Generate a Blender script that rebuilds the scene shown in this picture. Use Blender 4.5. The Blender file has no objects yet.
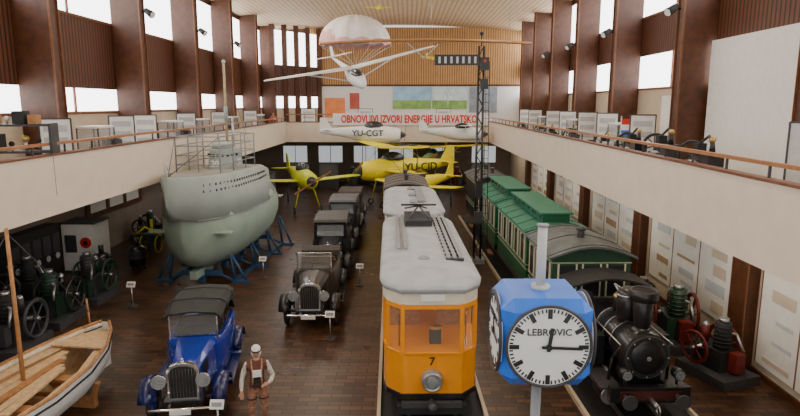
import bpy, bmesh, math, random
from mathutils import Matrix, Vector, Euler
random.seed(4)
R=math.radians
pi=math.pi
# ---------------- materials
MC={}
def mat(name,c,rough=.5,metal=0,var=.12,scale=6,emit=0,alpha=None,bump=0,spec=None,coat=0):
    if name in MC: return MC[name]
    m=bpy.data.materials.new(name); m.use_nodes=True
    nt=m.node_tree; p=nt.nodes['Principled BSDF']
    p.inputs['Roughness'].default_value=rough; p.inputs['Metallic'].default_value=metal
    if coat: p.inputs['Coat Weight'].default_value=coat
    tc=nt.nodes.new('ShaderNodeTexCoord'); n=nt.nodes.new('ShaderNodeTexNoise')
    n.inputs['Scale'].default_value=scale; n.inputs['Detail'].default_value=4
    nt.links.new(tc.outputs['Object'],n.inputs['Vector'])
    r=nt.nodes.new('ShaderNodeValToRGB')
    r.color_ramp.elements[0].position=.3; r.color_ramp.elements[1].position=.7
    r.color_ramp.elements[0].color=(*[x*(1-var) for x in c],1)
    r.color_ramp.elements[1].color=(*[min(1,x*(1+var)) for x in c],1)
    nt.links.new(n.outputs['Fac'],r.inputs['Fac']); nt.links.new(r.outputs['Color'],p.inputs['Base Color'])
    if emit:
        p.inputs['Emission Color'].default_value=(*c,1); p.inputs['Emission Strength'].default_value=emit
    if alpha is not None:
        p.inputs['Alpha'].default_value=alpha
    MC[name]=m; return m
def slat(name,c1,c2,axis,scale,rough=.55):
    m=bpy.data.materials.new(name); m.use_nodes=True; nt=m.node_tree; p=nt.nodes['Principled BSDF']
    p.inputs['Roughness'].default_value=rough
    tc=nt.nodes.new('ShaderNodeTexCoord'); w=nt.nodes.new('ShaderNodeTexWave'); w.bands_direction=axis
    w.inputs['Scale'].default_value=scale; w.inputs['Distortion'].default_value=.3; w.inputs['Detail Scale'].default_value=.4
    nt.links.new(tc.outputs['Object'],w.inputs['Vector'])
    n=nt.nodes.new('ShaderNodeTexNoise'); n.inputs['Scale'].default_value=2.5; nt.links.new(tc.outputs['Object'],n.inputs['Vector'])
    r=nt.nodes.new('ShaderNodeValToRGB'); r.color_ramp.elements[0].position=.05; r.color_ramp.elements[1].position=.45
    r.color_ramp.elements[0].color=(*c2,1); r.color_ramp.elements[1].color=(*c1,1)
    nt.links.new(w.outputs['Fac'],r.inputs['Fac'])
    mx=nt.nodes.new('ShaderNodeMixRGB'); mx.blend_type='MULTIPLY'; mx.inputs['Fac'].default_value=.35
    nt.links.new(r.outputs['Color'],mx.inputs[1]); nt.links.new(n.outputs['Fac'],mx.inputs[2])
    nt.links.new(mx.outputs[0],p.inputs['Base Color'])
    MC[name]=m; return m
def floormat():
    m=bpy.data.materials.new('floor_pavers'); m.use_nodes=True; nt=m.node_tree; p=nt.nodes['Principled BSDF']
    tc=nt.nodes.new('ShaderNodeTexCoord'); br=nt.nodes.new('ShaderNodeTexBrick')
    br.inputs['Scale'].default_value=1.0; br.inputs['Brick Width'].default_value=.5; br.inputs['Row Height'].default_value=.19
    br.inputs['Mortar Size'].default_value=.014
    br.inputs['Color1'].default_value=(.12,.055,.026,1); br.inputs['Color2'].default_value=(.036,.016,.008,1); br.inputs['Mortar'].default_value=(.008,.005,.003,1)
    nt.links.new(tc.outputs['Object'],br.inputs['Vector'])
    n=nt.nodes.new('ShaderNodeTexNoise'); n.inputs['Scale'].default_value=.5; n.inputs['Detail'].default_value=6
    nt.links.new(tc.outputs['Object'],n.inputs['Vector'])
    mx=nt.nodes.new('ShaderNodeMixRGB'); mx.blend_type='OVERLAY'; mx.inputs['Fac'].default_value=.45
    nt.links.new(br.outputs['Color'],mx.inputs[1]); nt.links.new(n.outputs['Fac'],mx.inputs[2]); nt.links.new(mx.outputs[0],p.inputs['Base Color'])
    mr=nt.nodes.new('ShaderNodeMapRange'); mr.inputs['To Min'].default_value=.2; mr.inputs['To Max'].default_value=.42
    nt.links.new(n.outputs['Fac'],mr.inputs['Value']); nt.links.new(mr.outputs[0],p.inputs['Roughness'])
    p.inputs['Specular IOR Level'].default_value=.45
    b=nt.nodes.new('ShaderNodeBump'); b.inputs['Strength'].default_value=.3; b.inputs['Distance'].default_value=.01
    nt.links.new(br.outputs['Fac'],b.inputs['Height']); b.invert=True; nt.links.new(b.outputs['Normal'],p.inputs['Normal'])
    return m
white=mat('white_paint',(.8,.8,.78),.5,var=.04)
cream=mat('cream_plaster',(.78,.67,.55),.75,var=.04,scale=2)
creamw=mat('cream_wall',(.56,.46,.34),.8,var=.06,scale=2)
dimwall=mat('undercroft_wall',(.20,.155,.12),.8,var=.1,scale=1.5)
brown=mat('brown_panel',(.082,.026,.008),.45,var=.3,scale=4)
brownl=mat('brown_edge',(.19,.07,.028),.5,var=.2)
handr=mat('handrail_wood',(.38,.16,.06),.4,var=.2)
black=mat('black_paint',(.010,.010,.012),.35,var=.2,coat=.3)
blackm=mat('black_matte',(.016,.016,.016),.7)
dgrey=mat('dark_grey',(.05,.05,.055),.5)
grey=mat('grey_paint',(.27,.28,.29),.5)
lgrey=mat('light_grey',(.50,.52,.53),.55,var=.07)
roofg=mat('tram_roof_grey',(.42,.44,.46),.6,var=.14,scale=2)
steel=mat('steel',(.5,.5,.51),.35,.9)
chrome=mat('chrome',(.8,.8,.8),.15,1)
glass=mat('dark_glass',(.03,.035,.04),.08,var=.05)
lglass=mat('light_glass',(.5,.55,.58),.08,var=.05,alpha=.35)
tglass=mat('tram_glass',(.5,.5,.45),.06,var=.05,alpha=.14)
rub=mat('rubber',(.02,.02,.02),.8)
tan=mat('tan_canvas',(.36,.24,.13),.8)
woodm=mat('boat_wood',(.42,.20,.075),.5,var=.25,scale=9)
woodl=mat('light_wood',(.66,.46,.26),.5,var=.2,scale=9)
red=mat('red_paint',(.65,.02,.012),.4)
yellow=mat('yellow_paint',(.90,.76,.01),.4,var=.06)
orange=mat('tram_orange',(.92,.33,.004),.3,var=.04,coat=.4)
tcream=mat('tram_cream',(.75,.69,.55),.4,var=.05)
blue=mat('clock_blue',(.03,.17,.74),.35,var=.06)
carblue=mat('car_blue',(.008,.035,.33),.2,var=.1,coat=.6)
green=mat('carriage_green',(.008,.12,.055),.4,var=.12,coat=.2)
greenr=mat('roof_green',(.02,.17,.10),.6,var=.15)
subg=mat('sub_green',(.30,.39,.32),.5,var=.09,scale=1.5)
subu=mat('sub_grey',(.35,.40,.37),.55,var=.08,scale=1.5)
frameblue=mat('frame_blue',(.025,.085,.19),.5)
win=mat('window_daylight',(.96,.97,1),.5,var=0,emit=5.5)
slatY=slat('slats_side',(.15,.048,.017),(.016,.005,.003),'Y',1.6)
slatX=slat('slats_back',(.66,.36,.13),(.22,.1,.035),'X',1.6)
ceilm=slat('ceiling_boards',(.80,.60,.38),(.55,.39,.22),'X',1.0,.7)

# ---------------- builder
class B:
    def __init__(s,name): s.n=name;s.v=[];s.f=[];s.mi=[];s.sm=[];s.ms=[];s.T=Matrix.Identity(4)
    def add(s,vs,fs,m,smooth=False):
        o=len(s.v); s.v+=[s.T@Vector(v) for v in vs]
        if m not in s.ms: s.ms.append(m)
        k=s.ms.index(m)
        for f in fs: s.f.append([o+i for i in f]); s.mi.append(k); s.sm.append(smooth)
    def box(s,c,d,m,rot=(0,0,0)):
        E=Euler(rot).to_matrix(); c=Vector(c); vs=[]
        for x in(-.5,.5):
            for y in(-.5,.5):
                for z in(-.5,.5): vs.append(c+E@Vector((x*d[0],y*d[1],z*d[2])))
        s.add(vs,[(0,1,3,2),(4,6,7,5),(0,4,5,1),(2,3,7,6),(0,2,6,4),(1,5,7,3)],m)
    def bb(s,a,b,m): s.box([(a[i]+b[i])/2 for i in range(3)],[abs(b[i]-a[i]) for i in range(3)],m)
    def rings(s,rs,m,cap=True,smooth=True,closed=True,mf=None):
        n=len(rs[0]); vs=[p for r in rs for p in r]; fs=[]
        k=n if closed else n-1
        for i in range(len(rs)-1):
            for j in range(k): fs.append((i*n+j,i*n+(j+1)%n,(i+1)*n+(j+1)%n,(i+1)*n+j))
        if cap: 
            s.add(vs,[],m); o=len(s.v)-len(vs)
            kk=s.ms.index(m)
            for e in (list(range(n)),list(range((len(rs)-1)*n,len(rs)*n))):
                s.f.append([o+i for i in e]); s.mi.append(kk); s.sm.append(False)
            for f in fs: s.f.append([o+i for i in f]); s.mi.append(kk); s.sm.append(smooth)
            base=len(s.f)-len(fs)
        else:
            s.add(vs,fs,m,smooth); base=len(s.f)-len(fs)
        if mf:
            for i,f in enumerate(fs):
                c=sum((Vector(vs[q]) for q in f),Vector())/4; mm=mf(c)
                if mm:
                    if mm not in s.ms: s.ms.append(mm)
                    s.mi[base+i]=s.ms.index(mm)
    def cyl(s,a,b,r,m,r2=None,seg=12,cap=True):
        a=Vector(a);b=Vector(b);r2=r if r2 is None else r2
        d=(b-a).normalized(); u=d.orthogonal().normalized(); w=d.cross(u)
        f=lambda c,q:[c+(u*math.cos(t)+w*math.sin(t))*q for t in [2*pi*i/seg for i in range(seg)]]
        s.rings([f(a,r),f(b,r2)],m,cap)
    def path(s,ps,r,m,seg=6):
        for a,b in zip(ps,ps[1:]): s.cyl(a,b,r,m,seg=seg)
    def sph(s,c,r,m,seg=16,rn=10,t0=0,t1=pi,cap=False):
        if not hasattr(r,'__len__'): r=(r,r,r)
        rs=[]
        for i in range(rn+1):
            t=t0+(t1-t0)*i/rn; t=min(max(t,.001),pi-.001)
            rs.append([(c[0]+r[0]*math.sin(t)*math.cos(a),c[1]+r[1]*math.sin(t)*math.sin(a),c[2]+r[2]*math.cos(t)) for a in [2*pi*j/seg for j in range(seg)]])
        s.rings(rs,m,cap)
    def torus(s,c,ax,Ra,r,m,seg=20,rs=6,a0=0,a1=2*pi):
        d=Vector(ax).normalized();u=d.orthogonal().normalized();w=d.cross(u);c=Vector(c);L=[]
        for i in range(seg+1):
            t=a0+(a1-a0)*i/seg; e=u*math.cos(t)+w*math.sin(t)
            L.append([c+e*(Ra+r*math.cos(q))+d*r*math.sin(q) for q in [2*pi*j/rs for j in range(rs)]])
        s.rings(L,m,False)
    def prism(s,poly,z0,z1,m,smooth=False): s.rings([[(x,y,z0) for x,y in poly],[(x,y,z1) for x,y in poly]],m,True,smooth)
    def profx(s,poly,x0,x1,m): s.rings([[(x0,y,z) for y,z in poly],[(x1,y,z) for y,z in poly]],m,True,False)
    def profy(s,poly,y0,y1,m,smooth=False): s.rings([[(x,y0,z) for x,z in poly],[(x,y1,z) for x,z in poly]],m,True,smooth)
    def text(s,t,size,loc,rot,m,ext=.004,sx=1,bold=.012):
        cu=bpy.data.curves.new('t','FONT'); cu.body=t; cu.size=size; cu.align_x='CENTER'; cu.align_y='CENTER'; cu.extrude=ext; cu.offset=size*bold
        cu.resolution_u=3
        ob=bpy.data.objects.new('t',cu); bpy.context.collection.objects.link(ob)
        bpy.context.view_layer.update()
        me=bpy.data.meshes.new_from_object(ob.evaluated_get(bpy.context.evaluated_depsgraph_get()))
        Mx=Matrix.Translation(loc)@Euler(rot).to_matrix().to_4x4()@Matrix.Diagonal((sx,1,1,1))
        s.add([Mx@v.co for v in me.vertices],[tuple(p.vertices) for p in me.polygons],m)
        bpy.data.objects.remove(ob); bpy.data.curves.remove(cu); bpy.data.meshes.remove(me)
    def wheel(s,c,r,w,tyre=None,hub=None,n=10,ax=(1,0,0)):
        tyre=tyre or rub; hub=hub or dgrey; c=Vector(c); a=Vector(ax)
        s.torus(c,a,r-w*.45,w*.45,tyre,24,8)
        s.torus(c,a,r-w*1.0,w*.16,hub,20,5)
        s.cyl(c-a*w*.5,c+a*w*.5,r*.17,hub,seg=10)
        u=a.orthogonal().normalized(); v=a.cross(u)
        for i in range(n):
            t=2*pi*i/n; s.cyl(c,c+(u*math.cos(t)+v*math.sin(t))*(r-w*.9),r*.035+.006,hub,seg=5,cap=False)
    def done(s,loc=(0,0,0),rz=0,Mx=None,bevel=0,parent=None):
        me=bpy.data.meshes.new(s.n); me.from_pydata([tuple(v) for v in s.v],[],s.f)
        for m in s.ms: me.materials.append(m)
        for p,k,q in zip(me.polygons,s.mi,s.sm): p.material_index=k; p.use_smooth=q
        bm=bmesh.new(); bm.from_mesh(me); bmesh.ops.recalc_face_normals(bm,faces=bm.faces); bm.to_mesh(me); bm.free()
        o=bpy.data.objects.new(s.n,me); bpy.context.collection.objects.link(o)
        o.matrix_world=Mx if Mx is not None else Matrix.Translation(loc)@Matrix.Rotation(rz,4,'Z')
        if bevel:
            bv=o.modifiers.new('b','BEVEL'); bv.width=bevel; bv.segments=1; bv.limit_method='ANGLE'
        if parent: o.parent=parent
        return o
def simple(name,a,b,m):
    q=B(name); q.bb(a,b,m); return q.done()

# ---------------- room
Y0,YB=-4,51
b=B('floor'); b.bb((-14.2,Y0,-.2),(9.8,YB+.2,0),floormat()); b.done()
XL,XR=-11.4,9.55
b=B('ceiling'); rs=[]
N=14
for yy in(Y0,YB+.3):
    top=[(XL-.3+(XR-XL+.6)*i/N,yy,12.55+.55*math.sin(pi*i/N)) for i in range(N+1)]
    rs.append(top+[(p[0],yy,p[2]+.15) for p in reversed(top)])
b.rings(rs,ceilm,True,True); b.done()
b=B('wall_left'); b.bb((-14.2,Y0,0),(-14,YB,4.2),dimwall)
b.bb((XL-.15,Y0,4.4),(XL,YB,6.45),creamw); b.bb((XL-.12,Y0,7.25),(XL,YB,9.75),slatY); b.bb((XL-.15,Y0,12.3),(XL,YB,12.6),brown); b.done()
b=B('wall_right'); b.bb((8.8,Y0,0),(9,YB,3.89),creamw)
b.bb((XR,Y0,4.2),(XR+.15,YB,7.3),creamw); b.bb((XR,Y0,8.6),(XR+.12,YB,10.15),slatY); b.bb((XR,Y0,12.3),(XR+.15,YB,12.6),brown); b.done()
b=B('wall_back')
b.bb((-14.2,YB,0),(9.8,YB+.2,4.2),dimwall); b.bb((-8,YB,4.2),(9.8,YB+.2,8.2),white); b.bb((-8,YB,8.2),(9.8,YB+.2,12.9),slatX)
b.bb((-14.2,YB,4.2),(-8,YB+.2,12.9),brown)
b.bb((-8,YB-.06,8.15),(9.5,YB,8.3),brown)
b.done()
wn=1
def window(a,c,mull,m=None):
    global wn
    q=B('window_%d'%wn); wn+=1
    q.bb(a,c,m or win)
    for mm in mull: q.bb(mm[0],mm[1],brownl)
    q.done()
Lcol=[5.8,11.8,17.8,23.8,29.9,36,42,47.6]
Rcol=[7,13.0,19.2,25.3,30.9,36.2,41.2,45.6]
for X,cols,zs,sg in((XL,Lcol,((6.4,7.3),(9.7,12.3)),-1),(XR,Rcol,((7.3,8.65),(10.1,12.3)),1)):
    ys=[Y0]+cols
    for a,c in zip(ys,ys[1:]+[YB]):
        for z0,z1 in zs:
            xm=X+sg*.08
            ml=[((X-.03,(a+c)/2-.04,z0),(X+.03,(a+c)/2+.04,z1)),((X-.04,a,z0-.05),(X+.04,c,z0+.03))]
            window((xm-.02,a,z0),(xm+.02,c,z1),ml)
for y in Lcol:
    q=B('column'); q.bb((XL+.02,y,4.4),(-10.3,y+.42,12.75),brown); q.bb((-10.31,y-.02,4.4),(-10.25,y+.0,12.7),brownl); q.bb((-10.31,y+.42,4.4),(-10.25,y+.44,12.7),brownl); q.done()
for y in Rcol:
    q=B('column'); q.bb((8.5,y,4.4),(XR-.02,y+.42,12.75),brown); q.bb((8.45,y-.02,4.4),(8.51,y,12.7),brownl); q.bb((8.45,y+.42,4.4),(8.51,y+.44,12.7),brownl); q.done()
for y in (7.6,14.5,21.5,28.6,35.6,42.4):
    q=B('column'); q.bb((8.5,y,0),(8.79,y+.75,3.88),brown); q.bb((8.47,y-.02,0),(8.5,y+.02,3.88),brownl); q.done()
q=B('display_wall'); q.bb((9.3,13.6,4.4),(9.5,19.0,8.6),white); q.done()
q=B('display_wall'); q.bb((9.35,20,4.4),(9.5,22.5,7.0),white); q.done()
q=B('wall_corner'); A=Vector((-10.3,47,0)); C=Vector((-7.3,51,0)); n=4
for i in range(n+1):
    p=A.lerp(C,i/n); q.bb((p.x-.18,p.y-.18,4.4),(p.x+.18,p.y+.18,12.75),brown)
ang=math.atan2(4,3)
mid=(A+C)/2
q.box((mid.x-.1,mid.y+.05,8.5),(5,.06,2.4),slatY,(0,0,ang)); q.box((mid.x-.1,mid.y+.05,11),(5,.05,2.6),win,(0,0,ang)); q.box((mid.x-.1,mid.y+.05,6.85),(5,.05,.9),win,(0,0,ang)); q.box((mid.x-.1,mid.y+.05,5.4),(5,.05,2),creamw,(0,0,ang))
q.done()
def balcony(name,xin,xout,y0,y1):
    q=B(name); s=1 if xout>xin else -1
    q.bb((xin+s*.14,y0,3.9),(xout,y1,4.38),cream)
    q.bb((xin,y0,3.9),(xin+s*.14,y1,5.4),cream)
    q.bb((xin-s*.03,y0,5.4),(xin+s*.2,y1,5.45),brownl)
    xr=xin+s*.12
    y=y0+.3
    while y<y1: q.bb((xr-.02,y,5.45),(xr+.02,y+.04,5.66),dgrey); y+=1.4
    q.bb((xr-.05,y0,5.66),(xr+.05,y1,5.73),handr)
    q.done()
balcony('balcony_left',-9,-13.98,Y0,44.95); balcony('balcony_right',6.1,9.5,Y0,44.95)
q=B('balcony_back'); q.bb((-13.98,45.15,3.9),(9.5,50.98,4.38),cream); q.bb((-9,45,3.9),(6.1,45.14,5.35),cream); q.bb((-9,44.97,5.35),(6.1,45.2,5.4),brownl)
q.bb((-9,45.05,5.9),(6.1,45.12,5.97),handr)
for i in range(12): q.bb((-9+i*1.37,45.06,5.4),(-8.96+i*1.37,45.1,5.9),dgrey)
q.done()
q=B('exhibition_banner'); q.bb((-5.5,44.86,5.15),(5.95,44.9,6.02),white); q.text('OBNOVLJIVI IZVORI ENERGIJE U HRVATSKOJ',.78,(.2,44.84,5.58),(R(90),0,0),red,.01,sx=.655,bold=.03); q.done()
for i,(x0,x1,z0,z1,c) in enumerate([(-6.9,-5.2,5.6,7.2,(.75,.25,.08)),(-4.8,-4.0,6.3,7.6,(.5,.1,.07)),(-1.2,2.0,6.3,8.1,(.35,.6,.8)),(2.1,5.0,6.3,8.1,(.65,.8,.85)),(5.2,7.5,6,8.1,(.3,.35,.4))]):
    q=B('wall_poster'); q.bb((x0,YB-.08,z0),(x1,YB-.02,z1),mat('poster%d'%i,c,.6,var=.2,scale=1.5))
    if i in(2,3): q.bb((x0,YB-.1,z0),(x1,YB-.08,z0+.7),mat('poster_green',(.25,.45,.12),.6,var=.3,scale=2))
    if i==3:
        q.cyl((3.4,YB-.12,z0+.3),(3.4,YB-.12,7.6),.04,white)
        for k in range(3):
            a=k*2*pi/3+.5; q.cyl((3.4,YB-.12,7.6),(3.4+.6*math.cos(a),YB-.12,7.6+.6*math.sin(a)),.03,white)
    q.done()
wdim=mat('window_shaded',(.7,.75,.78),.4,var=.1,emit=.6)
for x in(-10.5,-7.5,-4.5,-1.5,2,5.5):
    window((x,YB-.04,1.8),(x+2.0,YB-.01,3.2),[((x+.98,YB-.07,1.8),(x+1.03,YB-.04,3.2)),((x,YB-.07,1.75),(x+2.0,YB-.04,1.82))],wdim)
simple('baseboard_back',(-13.9,YB-.06,0),(8.7,YB-.01,.15),brown)
simple('baseboard_right',(8.74,Y0,0),(8.79,YB-.1,.15),brown)

def spot(x,y,z,s):
    q=B('spotlight'); q.cyl((0,0,0),(s*.25,0,0),.03,blackm); q.cyl((s*.2,-.1,.05),(s*.5,-.25,-.15),.1,blackm,r2=.14); q.cyl((s*.49,-.24,-.14),(s*.51,-.255,-.155),.11,white); q.done((x,y,z))
for y in Lcol[2:6]: spot(-10.25,y+.2,10.2,1)
for y in Rcol[1:6]: spot(8.45,y+.2,9.6,-1)

# ---------------- tracks
def track(name,x0,y0,x1,y1,g=.5):
    d=Vector((x1-x0,y1-y0,0)); L=d.length; q=B(name)
    for s in(-g,g): q.bb((s-.04,0,0),(s+.04,L,.07),steel)
    q.bb((-1.2,0,0),(-1.12,L,.12),creamw); q.bb((1.12,0,0),(1.2,L,.12),creamw)
    q.bb((-1.12,0,.0),(1.12,L,.03),blackm)
    q.done((x0,y0,0),-math.atan2(d.x,d.y))
track('tram_track',.66,8,.05,32,.5); track('railway_track',5.15,9,4.3,35.5,.4)

# ---------------- trams
def outline(w,L,c,o=0):
    w+=o
    f=[(-w,c+.0),(-w*.93,c*.45),(-w*.62,-o),(w*.62,-o),(w*.93,c*.45),(w,c)]
    return f+[(w,L-c),(w*.93,L-c*.45),(w*.62,L+o),(-w*.62,L+o),(-w*.93,L-c*.45),(-w,L-c)]
def tram(name,loc,rz,L,low,num,detail=True):
    q=B(name); W=1.03
    O=outline(W,L,.75)
    q.prism(O,.42,1.42,low)
    q.prism(outline(W,L,.75,.02),1.4,1.46,tcream if num is None else low); q.prism(outline(W,L,.75,.02),.40,.52,black)
    q.prism(outline(W,L,.75,.02),2.5,2.78,tcream)
    q.prism(outline(W*.9,L-.2,.75),.3,.45,black)
    def seg(a,b,n):
        return [(a[0]+(b[0]-a[0])*i/n,a[1]+(b[1]-a[1])*i/n) for i in range(n)]
    pts=[]
    for i in range(len(O)):
        a=O[i];c=O[(i+1)%len(O)]; d=math.hypot(a[0]-c[0],a[1]-c[1])
        if d<1.6 : pts.append(a)
        else: pts+=seg(a,c,max(1,round(d/1.05)))
    for x,y in pts: q.box((x*.975,y+(.02 if y<L/2 else -.02),1.98),(.085,.085,1.1),low)
    q.rings([[(x,y,z) for x,y in outline(W-.045,L-.06,.75)] for z in(1.46,2.5)],tglass,False,False)
    q.prism(outline(W,L,.75,.012),2.4,2.5,low)
    q.prism(outline(W-.06,L-.1,.75,0),1.38,1.45,woodm)
    for yy in(1.6,L-1.6): 
        q.box((-.55,yy,1.9),(.7,.05,1.0),woodm); q.box((.55,yy,1.9),(.7,.05,1.0),woodm); q.box((0,yy,2.35),(.5,.05,.2),woodm)
    q.box((.1,.55,1.6),(.25,.25,.4),dgrey); q.cyl((.1,.5,1.8),(.1,.5,1.86),.14,mat('brass',(.6,.4,.12),.3,.8))
    for k in range(int(L-3)):
        for s in(-.6,.6): q.box((s,2+k,1.55),(.55,.4,.5),woodm)
    rr=[]
    for z,o in((2.76,.06),(2.86,.09),(2.93,.04),(3.0,-.12),(3.05,-.35),(3.08,-.6)):
        rr.append([(x,min(max(y,-o),L+o),z) for x,y in outline(W,L,.75,o)])
    q.rings(rr,roofg,True,True)
    q.cyl((0,-.16,.84),(0,0,.84),.2,grey,r2=.24,seg=20); q.torus((0,-.16,.84),(0,1,0),.19,.035,steel); q.sph((0,-.15,.84),(.13,.06,.13),lglass)
    q.cyl((0,-.17,.84),(0,-.14,.84),.14,chrome)
    if num: q.text(num,.26,(0,-.006,1.24),(R(90),0,0),black)
    q.box((0,-.06,.3),(1.3,.1,.14),dgrey); q.cyl((0,-.3,.36),(0,0,.36),.06,dgrey); q.sph((0,-.32,.36),.1,dgrey)
    q.profx([(-.1,.08),(-.1,.3),(.6,.3),(.6,.08)],-.75,.75,blackm)
    for s in(-.7,.7): q.cyl((s,-.03,1.6),(s,-.03,2.3),.012,black,seg=5)
    for yy in(L*.33,L*.67):
        for s in(-.52,.52): q.wheel((s,yy,.35),.33,.1,steel,dgrey,8)
        q.cyl((-.6,yy,.35),(.6,yy,.35),.05,dgrey)
    if detail:
        for x in(.48,.62,.76):
            q.box((x,L*.55,3.13),(.09,L*.72,.03),grey)
        for k in range(14): q.box((.62,1.5+k*(L-2.2)/14,3.08),(.42,.05,.08),dgrey)
        for x in(-.5,-.68): q.box((x,L*.62,3.12),(.09,L*.6,.03),grey)
        q.box((-.05,L*.78,3.16),(.8,1.3,.14),dgrey); 
        for k in range(8): q.cyl((-.45,L*.68+k*.2,3.28),(.35,L*.68+k*.2,3.28),.04,dgrey,seg=6)
        q.path([(-.4,L*.68,3.3),(0,L*.84,3.52),(.3,L*.68,3.3)],.03,black); q.path([(-.4,L*.95,3.3),(0,L*.84,3.52),(.3,L*.95,3.3)],.03,black)
        q.path([(-.55,L*.84,3.55),(.55,L*.84,3.55)],.035,black)
        q.sph((-.1,1.6,3.08),(.14,.14,.07),grey); q.box((0,-.02,2.66),(.5,.05,.16),white)
        for k in range(6): q.path([(-1.0,1.0+k*1.1,2.96),(-.5,1.0+k*1.1,3.06),(.5,1.0+k*1.1,3.06),(1.0,1.0+k*1.1,2.96)],.012,grey,4)
    else:
        for k in range(3): q.sph((0,1.2+k*1.7,3.12),(.15,.15,.1),grey)
        q.box((.3,L*.5,3.14),(.3,L*.6,.05),grey)
    return q.done(loc,rz,bevel=.008)
tram('tram',(.54,12,.07),R(1.6),7.6,orange,'7')
tram('tram_trailer',(.28,20.4,.07),R(1.6),6.2,mat('trailer_blue',(.45,.5,.5),.4),None,False)
def wagon(name,loc,rz,L,W,H,side,roof,arch=.25,windows=True,clere=False):
    q=B(name); w=W/2
    q.bb((-w,0,.75),(w,L,H-.15),side)
    q.bb((-w-.02,-.02,.62),(w+.02,L+.02,.8),black)
    for z in(1.35,1.5,H-.3): 
        q.bb((-w-.025,-.025,z-.02),(w+.025,L+.025,z+.02),mat('mould_light',(.3,.36,.2),.5))
    n=int(L/.85)
    if windows:
        for i in range(n):
            y=(i+.5)*L/n
            for s in(-1,1):
                q.box((s*(w+.015),y,(1.55+H-.35)/2),(.03,.5,H-.35-1.6),glass)
                q.box((s*(w+.02),y-.27,(1.55+H-.35)/2),(.05,.05,H-.35-1.5),tcream); q.box((s*(w+.02),y+.27,(1.55+H-.35)/2),(.05,.05,H-.35-1.5),tcream)
        for x in(-w*.62,0,w*.62):
            q.box((x,-.02,(1.55+H-.35)/2),(w*.42,.04,H-.35-1.6),glass)
            for s in(-1,1): q.box((x+s*w*.23,-.03,(1.55+H-.35)/2),(.04,.05,H-.35-1.5),tcream)
    else:
        for i in range(n*3): 
            for s in(-1,1): q.box((s*(w+.01),(i+.5)*L/n/3,(H+.7)/2),(.03,.03,H-1),black)
    top=[(-w-.12+(W+.24)*i/12,H-.17+arch*math.sin(pi*i/12)) for i in range(13)]
    q.profy(top+[(x,z+.06) for x,z in reversed(top)],-.2,L+.2,roof)
    q.profy(top,0,L,side)
    for k in range(int(L)+1): 
        q.path([(x,k*L/int(L)-.02,z+.07) for x,z in top],.014,dgrey,4)
    if clere:
        q.bb((-w*.45,.2,H-.1+arch*.7),(w*.45,L-.2,H+.2+arch*.7),side)
        q.bb((-w*.55,.1,H+.2+arch*.7),(w*.55,L-.1,H+.26+arch*.7),roof)
        for k in range(int(L*1.2)): 
            for s in(-1,1): q.box((s*(w*.46),.6+k*.8,H+.1+arch*.7),(.03,.45,.12),glass)
    else:
        for k in range(max(1,int(L/2))): q.cyl((0,1+k*2,H+arch-.15),(0,1+k*2,H+arch+.12),.1,dgrey); q.sph((0,1+k*2,H+arch+.12),(.15,.15,.07),dgrey)
    for yy in([L*.2,L*.8] if L<6 else [L*.12,L*.24,L*.76,L*.88]):
        for s in(-.42,.42): q.wheel((s,yy,.37),.35,.1,steel,dgrey,8)
        q.cyl((-.5,yy,.37),(.5,yy,.37),.05,dgrey)
    for s in(-.5,.5): q.cyl((s,-.22,.72),(s,0,.72),.04,dgrey); q.cyl((s,-.26,.72),(s,-.22,.72),.13,dgrey)
    q.bb((-w,-.03,.55),(w,.03,.62),dgrey)
    q.bb((-w-.2,.2,.35),(-w,1,.4),woodm); q.bb((w,.2,.35),(w+.2,1,.4),woodm)
    return q.done(loc,rz,bevel=.006)
trk=R(1.8)
def tx(y): return 5.15-(y-9)*.85/26.5
wagon('tram_carriage',(.0,27.6,.07),R(1.6),4.0,1.9,2.9,mat('dark_green_carriage',(.03,.05,.04),.4),mat('wagon_roof',(.12,.10,.085),.7))
wagon('steam_tram_car',(tx(15.6),15.6,.07),trk,2.6,2.1,2.75,mat('olive_green',(.02,.07,.04),.4),mat('engine_roof',(.10,.115,.115),.6,var=.3,scale=3),.3)
wagon('railway_carriage',(tx(18.9),18.9,.07),trk,5.0,1.95,2.75,green,greenr,.25,True,True)
wagon('railway_carriage',(tx(24.6),24.6,.07),trk,4.6,1.95,2.75,green,greenr,.25,True,True)
wagon('freight_wagon',(tx(30.2),30.2,.07),trk,4.0,1.9,2.9,mat('wagon_brown',(.06,.05,.045),.6),mat('wagon_roof2',(.09,.09,.09),.7),.3,False)

# ---------------- steam locomotive
q=B('steam_locomotive')
brass=MC['brass']
q.bb((-.55,.2,.5),(.55,3.3,.62),black); q.bb((-.85,0,.45),(.85,.16,.8),black)
q.box((0,-.01,.62),(1.3,.02,.2),mat('dark_red',(.07,.012,.01),.5))
q.cyl((0,.5,1.35),(0,2.6,1.35),.48,black,seg=28); q.cyl((0,.3,1.35),(0,1.1,1.35),.51,black,seg=28)
q.cyl((0,.24,1.35),(0,.31,1.35),.44,blackm,r2=.5,seg=28); q.sph((0,.25,1.35),(.38,.07,.38),black); q.torus((0,.26,1.35),(0,1,0),.46,.015,dgrey,28)
q.cyl((0,.17,1.35),(0,.25,1.35),.05,steel)
for a in range(8): q.sph((.43*math.cos(a*pi/4),.23,1.35+.43*math.sin(a*pi/4)),.022,grey,6,4)
for y in(1.15,1.6,2.1): q.torus((0,y,1.35),(0,1,0),.485,.012,steel,28,5)
q.bb((-.35,.35,.6),(.35,1,1),black)
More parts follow.
